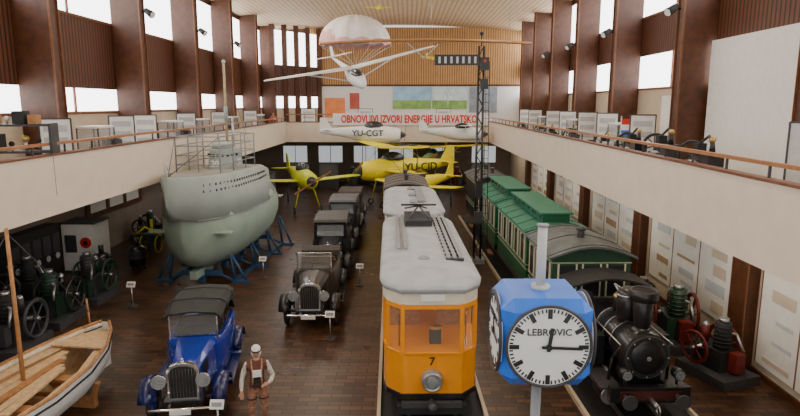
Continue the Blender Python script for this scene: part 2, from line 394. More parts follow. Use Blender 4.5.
q.cyl((0,.65,1.8),(0,.65,2.5),.16,black,r2=.22,seg=20); q.cyl((0,.65,2.5),(0,.65,2.7),.3,black,r2=.3,seg=20); q.torus((0,.65,2.7),(0,0,1),.27,.035,dgrey); q.cyl((0,.65,1.78),(0,.65,1.9),.26,black,r2=.17,seg=20)
q.cyl((0,1.4,1.8),(0,1.4,2.4),.27,black,seg=20); q.sph((0,1.4,2.4),(.27,.27,.16),black,t1=pi/2); q.torus((0,1.4,2.38),(0,0,1),.27,.02,steel)
q.cyl((0,1.95,1.8),(0,1.95,2.15),.15,black,seg=14); q.sph((0,1.95,2.15),(.15,.15,.1),brass)
q.path([(.0,2.0,2.25),(0,2.3,2.35),(.35,2.35,2.1)],.025,steel)
for s in(-1,1):
    q.bb((s*.55,1.25,.75),(s*.92,2.6,1.45),black)
    q.bb((s*.5,.3,.62),(s*.95,3.3,.67),dgrey)
    q.cyl((s*.72,.35,.45),(s*.72,.95,.45),.19,black,seg=16); q.cyl((s*.72,.32,.45),(s*.72,.36,.45),.2,steel)
    q.cyl((s*.72,.95,.45),(s*.72,1.9,.42),.03,steel)
    for y in(1.25,1.95,2.65): q.wheel((s*.5,y,.36),.36,.1,steel,mat('wheel_red',(.2,.02,.02),.5),9)
    q.box((s*.62,1.95,.33),(.04,1.6,.08),steel)
    q.cyl((s*.55,-.28,.62),(s*.55,0,.62),.05,dgrey); q.cyl((s*.55,-.33,.62),(s*.55,-.28,.62),.16,dgrey,seg=18)
    q.cyl((s*.55,.05,.85),(s*.55,.05,1.0),.03,black); q.cyl((s*.55,-.08,1.1),(s*.55,.12,1.1),.12,black,seg=14); q.cyl((s*.55,-.1,1.1),(s*.55,-.08,1.1),.1,lglass)
    q.path([(s*.56,.35,1.6),(s*.56,2.6,1.6)],.018,steel)
    q.path([(s*.3,.5,1.75),(s*.62,.6,1.2),(s*.65,.7,.6)],.04,black)
    q.bb((s*.88,2.6,.6),(s*.92,3.4,1.5),black); 
    for y in(2.62,3.38): q.bb((s*.86,y-.03,1.5),(s*.92,y+.03,2.2),black)
q.bb((-.92,2.58,.6),(.92,2.62,1.9),black)
for s in(-.55,.55): q.cyl((s,2.55,1.95),(s,2.6,1.95),.15,glass,seg=16)
top=[(-1+2*i/10,2.18+.2*math.sin(pi*i/10)) for i in range(11)]
q.profy(top+[(x,z+.05) for x,z in reversed(top)],2.45,3.5,blackm)
q.path([(0,-.35,.55),(0,0,.55)],.05,steel); q.torus((0,-.4,.5),(1,0,0),.08,.02,steel)
q.done((5.1,11.75,.07),trk,bevel=.006)

# ---------------- street clock
q=B('street_clock')
bm=bmesh.new(); bmesh.ops.create_cube(bm,size=1.03); bmesh.ops.bevel(bm,geom=bm.edges[:],offset=.13,segments=1,affect='EDGES')
bm.verts.index_update()
q.T=Matrix.Translation((0,0,4.04))
q.add([v.co.copy() for v in bm.verts],[[v.index for v in f.verts] for f in bm.faces],blue); bm.free()
face=mat('clock_face',(.82,.84,.85),.35,var=.02)
for k in range(4):
    q.T=Matrix.Translation((0,0,4.04))@Matrix.Rotation(k*pi/2,4,'Z')
    q.cyl((0,-.53,0),(0,-.50,0),.462,face,seg=48)
    q.torus((0,-.53,0),(0,1,0),.47,.018,dgrey,48,6)
    for i in range(60):
        a=i*pi/30; big=i%5==0
        r0,w,l=(.33,.05,.11) if big else (.40,.016,.04)
        q.box((math.sin(a)*(r0+l*.5),-.534,math.cos(a)*(r0+l*.5)),(w,.006,l),black,(0,a,0))
    for ng,(a,L1,w) in enumerate(((R(8),.22,.04),(R(92),.36,.032))):
        q.box((math.sin(a)*L1*.4,-.545-ng*.008,math.cos(a)*L1*.4),(w,.008,L1*1.25),black,(0,a,0))
    q.cyl((0,-.56,0),(0,-.53,0),.035,black)
    q.text('LEBROVIC',.11,(0,-.533,.17),(R(90),0,0),dgrey)
q.T=Matrix.Identity(4)
q.cyl((0,0,0),(0,0,3.6),.06,grey); q.cyl((0,0,4.5),(0,0,5.3),.055,lgrey); q.cyl((0,0,5.3),(0,0,5.33),.07,grey)
q.cyl((0,0,4.54),(0,0,4.6),.11,lgrey); q.cyl((0,0,3.4),(0,0,3.54),.1,blue,r2=.2); q.cyl((0,0,0),(0,0,.25),.14,grey)
q.done((1.58,6.85,0))

# ---------------- vintage cars
def fender(q,c,r,x0,x1,a0,a1,m):
    L=[]
    for i in range(11):
        a=a0+(a1-a0)*i/10
        L.append([(x0,c[0]+r*math.cos(a),c[1]+r*math.sin(a)),((x0+x1)/2,c[0]+(r+.05)*math.cos(a),c[1]+(r+.05)*math.sin(a)),(x1,c[0]+r*math.cos(a),c[1]+r*math.sin(a)),((x0+x1)/2,c[0]+(r+.02)*math.cos(a),c[1]+(r+.02)*math.sin(a))])
    q.rings(L,m,True,True)
leather=mat('leather',(.06,.03,.02),.5)
def car(name,loc,rz,body,fend,topm,closed,S=1.0,top_up=True,Z=1.0):
    q=B(name); q.T=Matrix.Diagonal((S,S,S*Z,1))
    for y in(.62,3.2):
        for s in(-1,1): q.wheel((s*.68,y,.39),.39,.13,rub,body if not closed else dgrey,12)
        q.cyl((-.68,y,.39),(.68,y,.39),.04,dgrey)
    q.bb((-.38,.2,.42),(.38,3.6,.52),black)
    for s in(-1,1):
        x0,x1=(s*.54,s*.86)
        fender(q,(.62,.39),.47,x0,x1,R(165),R(20),fend); fender(q,(3.2,.39),.47,x0,x1,R(160),R(15),fend)
        q.box((s*.7,1.9,.42),(.3,1.7,.04),fend); q.box((s*.7,1.12,.46),(.31,.25,.03),fend,(R(-28),0,0)); q.box((s*.7,2.72,.46),(.31,.2,.03),fend,(R(28),0,0))
        q.cyl((s*.42,.12,.98),(s*.42,.3,.98),.15,chrome if not closed else black,r2=.09,seg=18); q.cyl((s*.42,.10,.98),(s*.42,.12,.98),.135,lglass,seg=18)
        q.cyl((s*.42,.22,.6),(s*.42,.22,.9),.025,black)
        q.bb((s*.2,-.05,.45),(s*.26,.3,.5),black)
    q.path([(-.6,-.05,.48),(.6,-.05,.48)],.03,chrome); 
    rp=[(-.3,.5),(.3,.5),(.31,1.12),(.24,1.22),(.1,1.27),(-.1,1.27),(-.24,1.22),(-.31,1.12)]
    q.profy(rp,.3,.42,chrome); q.profy([(x*.85,.55+(z-.5)*.86) for x,z in rp],.285,.3,blackm)
    for i in range(9): q.bb((-.24+i*.06,.275,.57),(-.232+i*.06,.285,1.16),steel)
    q.cyl((0,.36,1.27),(0,.36,1.36),.03,chrome)
    def bon(w,h,y): return [(-w,y,.5),(w,y,.5),(w,y,h-.14),(w*.75,y,h-.04),(w*.3,y,h),(-w*.3,y,h),(-w*.75,y,h-.04),(-w,y,h-.14)]
    q.rings([bon(.29,1.22,.42),bon(.36,1.26,1.0),bon(.46,1.32,1.55)],body,True,False)
    for s in(-1,1):
        for i in range(7): q.box((s*.355,.7+i*.1,.95),(.05,.02,.25),blackm)
    q.rings([[(-w,y,.48),(w,y,.48),(w+.02,y,h-.1),(w-.03,y,h),(-w+.03,y,h),(-w-.02,y,h-.1)] for y,w,h in((1.55,.47,1.32),(1.8,.6,1.25),(2.6,.66,1.2),(3.4,.64,1.25),(3.8,.52,1.2))],body,True,True)
    q.bb((-.5,1.95,1.15),(.5,2.5,1.28),blackm); q.bb((-.52,2.75,1.15),(.52,3.5,1.3),leather)
    if not closed:
        q.bb((-.5,2.45,1.25),(.5,2.6,1.5),leather); q.bb((-.5,3.35,1.25),(.5,3.5,1.52),leather)
        for s in(-1,1):
            q.box((s*.5,1.62,1.55),(.03,.03,.6),chrome)
            q.path([(s*.55,1.65,1.83),(s*.62,2.7,1.3)],.012,black)
        q.box((0,1.62,1.58),(1.0,.015,.48),tglass); q.path([(-.5,1.62,1.83),(.5,1.62,1.83)],.018,chrome)
        q.torus((-.25,1.85,1.4),(0,1,.35),.18,.015,black)
    if closed:
        prof=[(1.6,1.2),(1.55,1.8),(1.65,1.88),(2.6,1.95),(3.5,1.9),(3.75,1.7),(3.8,1.2)]
        q.profx(prof,-.6,.6,body); q.profx([(y+(.04 if y>2.6 else -.06),z+.02) for y,z in prof[1:6]]+[(3.6,1.85),(2.6,1.9),(1.6,1.83)],-.63,.63,topm)
        q.box((0,1.56,1.52),(1.0,.03,.4),lglass)
        for s in(-1,1):
            for y in(1.95,2.6,3.22): q.box((s*.605,y,1.53),(.02,.5,.4),glass)
            q.bb((s*.6,1.62,.55),(s*.625,1.64,1.7),black); q.bb((s*.6,2.28,.55),(s*.625,2.3,1.7),black)
    elif top_up:
        arch=lambda y,w,h,lo:[(-w,y,lo),(-w,y,h-.1),(-w*.8,y,h),(0,y,h+.04),(w*.8,y,h),(w,y,h-.1),(w,y,lo)]
        L=[arch(1.5,.6,1.86,1.74),arch(2.2,.64,1.95,1.78),arch(3.0,.65,1.95,1.7),arch(3.55,.63,1.88,1.3),arch(3.85,.55,1.55,1.2)]
        q.rings(L,topm,False,False,False)
        q.rings([[(p[0]*.97,p[1],p[2]-.02) for p in r] for r in L],topm,False,False,False)
        q.rings([[(x,3.85,1.2),(x,3.85,1.6)] for x in(-.55,.55)],topm,False,False,False)
        for y in(1.5,2.2,3.0): q.path([(x,y,z+.012) for x,_,z in arch(y,.62 if y<2 else .66,1.87 if y<2 else 1.955,1.75)],.014,black,4)
    else:
        q.rings([[(-.62,y,z),(-.62,y,z+.15),(.62,y,z+.15),(.62,y,z)] for y,z in((3.3,1.35),(3.6,1.45),(3.95,1.3))],topm,True,False)
    q.wheel((0,3.98,.95),.36,.12,rub,body,10,(0,1,0))
    q.bb((-.2,-.1,.38),(.2,-.085,.48),white)
    return q.done(loc,rz,bevel=.006)
car('vintage_car',(-4.66,11.45,0),R(9),carblue,mat('fender_blue',(.006,.012,.09),.25,coat=.5),mat('hood_canvas',(.022,.026,.022),.8),False,1.06)
car('vintage_car',(-2.92,17.0,0),R(2),mat('car_greybrown',(.05,.045,.04),.35,coat=.3),black,mat('hood_dark',(.06,.05,.042),.8),False,1.08,False)
car('vintage_car',(-3.0,21.8,0),R(2),black,black,mat('roof_dark',(.045,.045,.045),.5),True,1.05,Z=1.08)
car('vintage_car',(-3.1,26.8,0),R(0),mat('car_dark',(.05,.05,.06),.4),black,mat('roof_grey',(.09,.09,.1),.5),True,1.05,Z=1.08)
car('vintage_car',(-3.2,31.5,0),R(0),mat('car_dark2',(.04,.035,.03),.4),black,MC['hood_dark'],True,1.0)

# ---------------- submarine
q=B('midget_submarine')
def sec(y,w,zl,zh,n=28,e=1.0):
    zc=(zl+zh)/2;h=(zh-zl)/2; r=[]
    for j in range(n):
        a=2*pi*j/n; c,s=math.cos(a),math.sin(a)
        r.append((w*math.copysign(abs(c)**e,c),y,zc+h*math.copysign(abs(s)**e,s)))
    return r
q.rings([sec(.1,.05,1.9,3.5),sec(.3,.5,1.2,3.6),sec(.8,1.0,.8,3.66),sec(1.5,1.4,.6,3.68),sec(2.8,1.62,.5,3.7),sec(4.6,1.66,.5,3.72),sec(6.2,1.58,.6,3.7),sec(7.5,1.3,.8,3.55),sec(8.6,.85,1.15,3.2),sec(9.5,.4,1.6,2.7),sec(10,.15,1.9,2.3)],subg,True,True,mf=lambda c: subu if c.z>2.9 else None)
def cas(y,w,wb,z0,z1): 
    return [(-wb,y,z0),(-(wb*.45+w*.55),y,(z0+z1)/2),(-w,y,z1-.08),(-w*.9,y,z1),(w*.9,y,z1),(w,y,z1-.08),((wb*.45+w*.55),y,(z0+z1)/2),(wb,y,z0)]
CS=[(-.85,.07,.03,3.3,4.3),(-.5,.3,.12,2.9,4.27),(.2,.72,.55,2.6,4.22),(1.0,1.0,1.15,2.6,4.18),(2.4,1.12,1.55,2.6,4.12),(5,1.08,1.6,2.6,4.06),(7,.8,1.35,2.7,3.95),(9,.4,.5,2.6,3.6)]
q.rings([cas(*c) for c in CS],subu,True,True)
q.rings([[(-w*.86,y,z+.005),(w*.86,y,z+.005),(w*.86,y,z+.025),(-w*.86,y,z+.025)] for y,w,wb,z0,z in CS[1:7]],mat('deck_wood',(.33,.31,.27),.7),True,False)
def lerpw(y):
    for a,b_ in zip(CS,CS[1:]):
        if a[0]<=y<=b_[0]:
            t=(y-a[0])/(b_[0]-a[0]); return [a[i]+(b_[i]-a[i])*t for i in (1,2,3,4)]
for k in range(24):
    y=.4+k*.27; w,wb,z0,z1=lerpw(y)
    for row,f in enumerate((.80,.66)):
        ww=w+(wb*.45+w*.55-w)*((1-f)/.5); zz=z0+(z1-z0)*f
        for s in(-1,1): q.box((s*(ww+.005),y,zz),(.03,.09,.09),dgrey)
for s in(-1,1):
    q.path([(s*(wb+.01),y,z0+.02) for y,w,wb,z0,z1 in CS[2:7]],.025,grey)
cr=lambda z,w,l,y:[(w*math.cos(a),y+l*math.sin(a),z) for a in [2*pi*j/24 for j in range(24)]]
q.rings([cr(3.9,.66,1.25,4.5),cr(4.3,.6,1.1,4.5),cr(4.8,.56,.95,4.5),cr(4.9,.59,.98,4.5)],subu,True,True)
q.rings([cr(4.9,.4,.5,4.2),cr(5.1,.36,.46,4.2),cr(5.17,.2,.3,4.2)],subu,True,True)
for j in range(10):
    a=-pi/2+(j-4.5)*.3; q.cyl((.57*math.cos(a),4.5+1.0*math.sin(a),4.66),(.60*math.cos(a),4.5+1.06*math.sin(a),4.66),.06,glass,seg=10)
q.text('20',.42,(.63,4.35,4.32),(R(90),0,R(90)),white,.01); q.text('20',.34,(.0,3.36,4.34),(R(80),0,0),white,.01)
def rail(pts,h,rows,m):
    for a in pts: q.cyl(a,(a[0],a[1],a[2]+h),.028,m,seg=6)
    for r in range(1,rows+1): q.path([(a[0],a[1],a[2]+h*r/rows) for a in pts],.022,m)
rail([(-.85,1.8,4.1),(-.9,3.0,4.1),(-.9,4.4,4.1),(-.8,5.8,4.05),(0,6.4,4.05),(.8,5.8,4.05),(.9,4.4,4.1),(.9,3.0,4.1),(.85,1.8,4.1),(0,1.8,4.1),(-.85,1.8,4.1)],1.4,4,grey)
for x in(-.85,.85): q.path([(x,1.8,5.5),(0,-.6,4.3)],.012,dgrey,4)
q.cyl((0,4.8,4.8),(0,4.8,8.4),.05,mat('mast_yellow',(.45,.36,.2),.5)); q.cyl((0,4.8,6.0),(0,4.8,6.6),.08,subu); q.cyl((.15,5.1,4.8),(.15,5.1,6.2),.045,steel)
q.sph((0,4.8,8.42),.08,lgrey); q.path([(0,4.8,8.1),(0,8.5,3.75)],.008,dgrey,4)
q.path([(0,-.8,4.3),(0,-.8,4.8),(0,-.4,4.3)],.025,lgrey)
q.box((0,9.7,2.2),(.06,.7,1.6),subg); q.box((0,9.7,2.1),(1.6,.5,.06),subg)
bronze=mat('bronze',(.5,.33,.12),.3,.9)
q.cyl((0,9.9,2.1),(0,10.25,2.1),.12,bronze,r2=.05)
for k in range(3):
    a=k*2*pi/3; q.box((.28*math.cos(a),10.1,2.1+.28*math.sin(a)),(.45,.03,.2),bronze,(R(25),-a,0))
for s in(-1,1): q.box((s*1.25,.9,2.1),(.6,.45,.05),subg)
q.box((0,1.6,.45),(.25,1.6,.3),subg)
for y in(1.6,3.8,6.0,7.9):
    q.box((0,y,.36),(1.6,.14,.2 ),frameblue); q.box((0,y,.2),(.2,.2,.4),frameblue)
    for s in(-1,1):
        q.path([(s*1.3,y,.05),(s*1.15,y,1.1 if y<7 else 1.4)],.06,frameblue); q.path([(s*1.3,y,.05),(s*.4,y,.45)],.05,frameblue)
        q.path([(s*1.75,y,.05),(s*1.2,y,1.05 if y<7 else 1.4)],.05,frameblue); q.box((s*1.5,y,.04),(.7,.16,.08),frameblue)
for s in(-1,1): q.box((s*1.3,4.8,.06),(.12,6.6,.12),frameblue)
q.done((-7.95,20.5,0),-math.atan2(.8,10))

# ---------------- sailing dinghy
q=B('sailing_dinghy')
def bsec(y,w,zk,zs):
    return [(-w,y,zs),(-w*.97,y,zs-(zs-zk)*.3),(-w*.8,y,zs-(zs-zk)*.65),(-w*.42,y,zk+(zs-zk)*.1),(0,y,zk),(w*.42,y,zk+(zs-zk)*.1),(w*.8,y,zs-(zs-zk)*.65),(w*.97,y,zs-(zs-zk)*.3),(w,y,zs)]
S=[(0,.10,.6,1.42),(-.35,.38,.42,1.36),(-1,.70,.3,1.28),(-2,.98,.24,1.2),(-3.2,1.08,.22,1.16),(-4.4,1.02,.26,1.18),(-5.6,.8,.36,1.24),(-6.0,.65,.45,1.28)]
q.rings([bsec(*s) for s in S],white,True,True,False)
q.rings([[(p[0]*.94,p[1],p[2]+.02) for p in bsec(*s)] for s in S[1:]],woodl,False,True,False)
for s in(-1,1):
    q.path([(s*w,y,z+.02) for y,w,k,z in S],.035,woodm); q.path([(s*(w+.005),y,z-.13) for y,w,k,z in S],.022,blackm)
    q.path([(s*w*.92,y,z-.05) for y,w,k,z in S],.04,mat('cream_rail',(.7,.62,.5),.5))
    q.rings([[(s*w*.9,y,z-.12),(s*max(w-.32,.0),y,z-.12),(s*max(w-.32,0),y,z-.15),(s*w*.9,y,z-.15)] for y,w,k,z in S[1:]],woodl,True,False)
q.prism([(-.08,-.05),(-.36,-.4),(-.6,-.9),(-.68,-1.1),(.68,-1.1),(.6,-.9),(.36,-.4),(.08,-.05)],1.2,1.24,woodl)
for y in(-2.2,-3.5,-4.8): q.box((0,y,1.0),(1.85,.25,.05),woodm)
for k in range(6): q.box((-.5+.19*k,-3,1.1+.03*(k%2)),(.16,4.0-.4*k,.045),woodm if k%3==0 else woodl,(0,0,R(3*k-6)))
for k in range(9): q.box((0,-1.5-.5*k,.5),(1.1,.06,.08),woodm)
q.cyl((-.12,-2.6,.35),(-.12,-2.6,4.3),.05,woodm,r2=.035); q.box((-.1,-2.6,1.05),(.5,.3,.06),woodm)
q.path([(-.05,-.1,1.42),(-.12,-2.6,4.2),(-.9,-4.2,1.2)],.008,dgrey,4)
q.box((0,-.25,.45),(.05,.6,.3),white)
for y in(-1.5,-4.5):
    q.box((0,y,.12),(1.3,.15,.24),woodm)
    for s in(-1,1): q.box((s*.65,y,.36),(.08,.14,.5),woodm,(0,s*R(20),0))
q.done((-7.42,14.0,0),-math.atan2(.75,6))
q=B('wooden_post'); q.cyl((0,0,0),(-.12,.1,1.3),.03,woodm); q.cyl((0,0,0),(0,0,.03),.18,dgrey); q.done((-8.9,16.0,0))

# ---------------- signal mast
q=B('railway_signal_mast')
for sx in(-.14,.14):
    for sy in(-.14,.14): q.cyl((sx,sy,0),(sx*.7,sy*.7,9.0),.035,black,seg=6)
for k in range(22):
    z=.2+k*.4; f=1-.3*z/9; w=.14*f
    s=1 if k%2 else -1
    q.path([(-w*s,-w,z),(w*s,-w,z+.4)],.018,black,4); q.path([(-w*s,w,z),(w*s,w,z+.4)],.018,black,4); q.path([(w,-w*s,z),(w,w*s,z+.4)],.018,black,4); q.path([(-w,-w*s,z),(-w,w*s,z+.4)],.018,black,4)
q.cyl((0,0,9),(0,0,9.5),.03,black); q.sph((0,0,9.5),.08,black)
q.box((-1.0,-.14,8.45),(1.8,.05,.42),black); 
for k in range(7): q.box((-1.7+k*.24,-.17,8.45),(.09,.012,.26),lgrey)
q.box((.12,-.15,8.3),(.35,.2,.5),black); q.cyl((.12,-.27,8.4),(.12,-.25,8.4),.07,mat('dim_red',(.3,.03,.02),.4)); 
q.box((.12,-.15,7.5),(.3,.2,.4),black); q.box((0,-.12,3.2),(.3,.25,.7),black); q.box((0,-.12,2.0),(.35,.3,.5),dgrey)
q.path([(.22,-.2,.3),(.18,-.18,8.4)],.012,dgrey,4); q.box((0,0,.1),(.6,.6,.2),grey)
for k in range(24): q.box((.3-.004*k,0,.5+k*.33),(.25,.02,.02),black)
q.path([(.42,0,.3),(.33,0,8.4)],.02,black,4)
q.done((3.0,25,0))

# ---------------- aircraft
def aircraft(name,Mx,L,S,col,wz=0,bip=False,txt=None,gear=None,col2=None,glider=False,chord=None,txtloc=.62,fat=1.0):
    q=B(name); col2=col2 or col
    rr=L*.075*fat if not glider else L*.045
    def e(y,w,h,z): return [(w*math.cos(a),y,z+h*math.sin(a)) for a in [2*pi*j/16 for j in range(16)]]
    if glider: SS=[(0,.15,.2,-.05),(.05,.6,.7,-.03),(.15,1,1.1,0),(.3,1,1.1,0),(.45,.5,.55,.06),(.7,.3,.32,.08),(1,.14,.2,.1)]
    else: SS=[(.04,.55,.6,0),(.07,.85,.9,0),(.2,1,1.1,.0),(.35,1.02,1.2,.02),(.5,.85,1.0,.04),(.75,.45,.6,.1),(1,.12,.25,.14)]
    q.rings([e(t*L,w*rr,h*rr,z*L*.3) for t,w,h,z in SS],col2,True,True)
    ch=chord or L*.2
    def wing(x0,x1,y,z0,z1,c0,c1,m,th=.12):
        af=[(0,0),(.1,.5),(.3,.65),(.6,.4),(1,0),(.6,-.15),(.2,-.25)]
        Ls=[]
        for t in(0,.85,.95,1):
            c=c0+(c1-c0)*t; c*=(1 if t<.9 else (.9 if t<.97 else .6)); x=x0+(x1-x0)*t; z=z0+(z1-z0)*t
            Ls.append([(x,y+(c0-c)*.35+p*c,z+k*th*c) for p,k in af])
        q.rings(Ls,m,True,True)
    for s in(-1,1):
        wing(0,s*S/2,L*.22,wz,wz+S*.03,ch,ch*.8 if not glider else ch*.45,col)
        if bip: 
            wing(0,s*S/2*.95,L*.22+.1,wz-L*.2,wz-L*.2+S*.02,ch,ch*.8,col)
            for yy in(.25,.38): q.path([(s*S*.36,L*yy,wz-L*.2),(s*S*.36,L*yy,wz+S*.02)],.03,dgrey)
            q.path([(s*S*.36,L*.25,wz-L*.2),(s*.3,L*.25,wz)],.012,dgrey,4)
        elif wz>rr*.8: q.path([(s*rr*.8,L*.28,-rr*.5),(s*S*.25,L*.3,wz+.05)],.03,col)
        wing(0,s*(S*.16 if not glider else S*.12),L*.86,L*.05,L*.055,L*.12 if not glider else L*.07,L*.08 if not glider else L*.05,col,.08)
    fh=.2 if not glider else .11
    q.profx([(L*(.84 if not glider else .9),L*.04),(L*.94,L*fh),(L*1.0,L*fh),(L*1.01,L*.02)],-.03,.03,col)
    if glider: q.sph((0,L*.17,rr*.7),(rr*.75,L*.09,rr*.7),glass)
    else:
        q.sph((0,L*.36,rr*1.0),(rr*.7,L*.12,rr*.8),glass)
        q.cyl((0,-.02*L,0),(0,.05*L,0),rr*.18,dgrey,r2=rr*.5)
        for s in(-1,1): q.box((s*L*.09,-.01*L,s*L*.05),(L*.2,.02,.12),woodm,(R(20),-math.atan2(.05,.09),0))
        q.torus((0,L*.04,0),(0,1,0),rr*.45,rr*.12,dgrey)
    if gear:
        for s in(-1,1):
            q.path([(s*rr*.7,L*.24,-rr*.6),(s*L*.13,L*.2,-gear+.2)],.04,col2); q.wheel((s*L*.13,L*.2,-gear+.22),.22,.1,rub,grey,6)
        q.path([(0,L*.95,.02),(0,L*.98,-gear*.5)],.03,dgrey); 
        q.path([(0,L*.98,-gear*.5),(0,L*.98,-gear)],.05,dgrey)
    if txt:
        for s in(-1,1): q.text(txt,L*.1,(s*(rr*1.07),L*txtloc,L*.02),(R(90),0,s*R(90)),black,.02)
        if S>3: q.text(txt,ch*.55,(S*.25,L*.22+ch*.4,wz+.12*ch+S*.02),(0,0,0),black,.02)
    return q.done(Mx=Mx)
T=lambda x,y,z,rz=0,rx=0,ry=0: Matrix.Translation((x,y,z))@Euler((R(rx),R(ry),R(rz))).to_matrix().to_4x4()
yg=mat('yellow_green',(.60,.66,.03),.4,var=.05); gg=mat('grey_green',(.16,.26,.10),.5)
aircraft('light_aircraft',T(-5.6,35.4,2.1,25),6.4,7.4,yg,-.15,False,None,2.1,yg,chord=1.5,fat=1.15)
aircraft('biplane',T(-3.3,38.6,2.4,-62),7.4,8.6,yellow,1.45,True,'YU-CJD',2.4,yellow,chord=1.7,txtloc=.6,fat=1.2)
aircraft('crop_duster_aircraft',T(-.6,34.9,1.85,-40),5.6,6.4,yellow,-.1,False,None,1.85,yellow,chord=1.5,fat=1.1)
aircraft('monoplane',T(1.2,43.4,2.6,-20),6.0,8.5,yellow,.9,False,None,2.6,gg,chord=1.5)
aircraft('training_aircraft',T(-.2,42.6,4.55,86),6.0,1.6,white,-.2,False,'YU-CGT',None,white,txtloc=.42,fat=1.2)
aircraft('training_aircraft',T(5.6,42.6,4.6,78),4.8,2.2,white,.55,False,None,None,white,fat=1.2)
ax=Vector((-2,6.5,1.3)).normalized(); wx=Vector((6.5,1.6,1.4)); wx=(wx-ax*wx.dot(ax)).normalized(); up=wx.cross(ax)
Mg=Matrix((( wx.x,ax.x,up.x,-1.6),(wx.y,ax.y,up.y,22.6),(wx.z,ax.z,up.z,7.45),(0,0,0,1)))
aircraft('glider',Mg,6.4,6.9,white,.32,False,None,None,white,True,chord=.95)
for i,a in enumerate(((-2.35,24.8,8.5),(-2.75,43,4.8),(-.95,43,4.8),(2.2,43,5.0),(4.2,43,5.1),(-2.6,22,8.95),(3.6,22,8.98),(-2.55,30.5,11.0))):
    q=B('suspension_cable'); q.cyl(a,(a[0],a[1],12.85),.006,steel,seg=4); q.done()
q=B('wooden_glider_wing')
Ls=[]
for t in range(13):
    x=-3.1+7.5*t/12; c=.5*math.sin(pi*(t+.6)/13.2)**.4; z=.12*math.sin(pi*t/12)
    Ls.append([(x,-c*.4,z),(x,0,z+.07),(x,c*.6,z+.01),(x,0,z-.03)])
q.rings(Ls,woodm,True,True); q.path([(0,0,.05),(.6,0,-.5),(1.2,0,.1)],.02,steel)
q.done((0,22,8.8))
q=B('parachute'); Ls=[]
can=mat('canopy_white',(.78,.72,.72),.8,var=.06); pink=mat('canopy_pink',(.7,.38,.36),.8)
for i in range(11):
    t=.02+(pi/2)*i/10
    L_=[]
    for j in range(48):
        u=abs(math.sin(j/48*12*pi)); r_=1.8*math.sin(t)*(.94+.06*u); z=1.4*math.cos(t)-(0.12*(1-u)*math.sin(t))
        L_.append((r_*math.cos(2*pi*j/48),r_*math.sin(2*pi*j/48),z))
    Ls.append(L_)
q.rings(Ls,can,False,True,mf=lambda c: pink if c.z<.1 or (c.x<-.9 and c.z<.5) else None)
for j in range(0,48,4): q.path([(1.74*math.cos(2*pi*j/48),1.74*math.sin(2*pi*j/48),-.08),(0,0,-1.1)],.008,white,4)
q.box((0,0,-1.15),(.22,.16,.2),tan)
q.done((-2.55,30.5,9.6))
q=B('model_aeroplane'); q.cyl((0,0,0),(0,.9,.1),.09,yellow,r2=.03); q.box((0,.3,.06),(1.2,.22,.03),yellow); q.box((0,.85,.2),(.03,.15,.25),yellow); q.box((0,.85,.1),(.4,.12,.02),yellow); q.cyl((0,.3,.05),(0,.3,1.85),.006,steel)
q.done((-1.3,28,10.95))
q=B('model_aeroplane'); q.cyl((0,0,0),(0,.7,.08),.07,yellow,r2=.03); q.box((0,.25,.06),(.9,.18,.03),yellow); q.box((0,.65,.16),(.03,.12,.2),yellow); q.cyl((0,.25,.05),(0,.25,4.2),.006,steel)
q.done((1.1,26,8.6),.4)

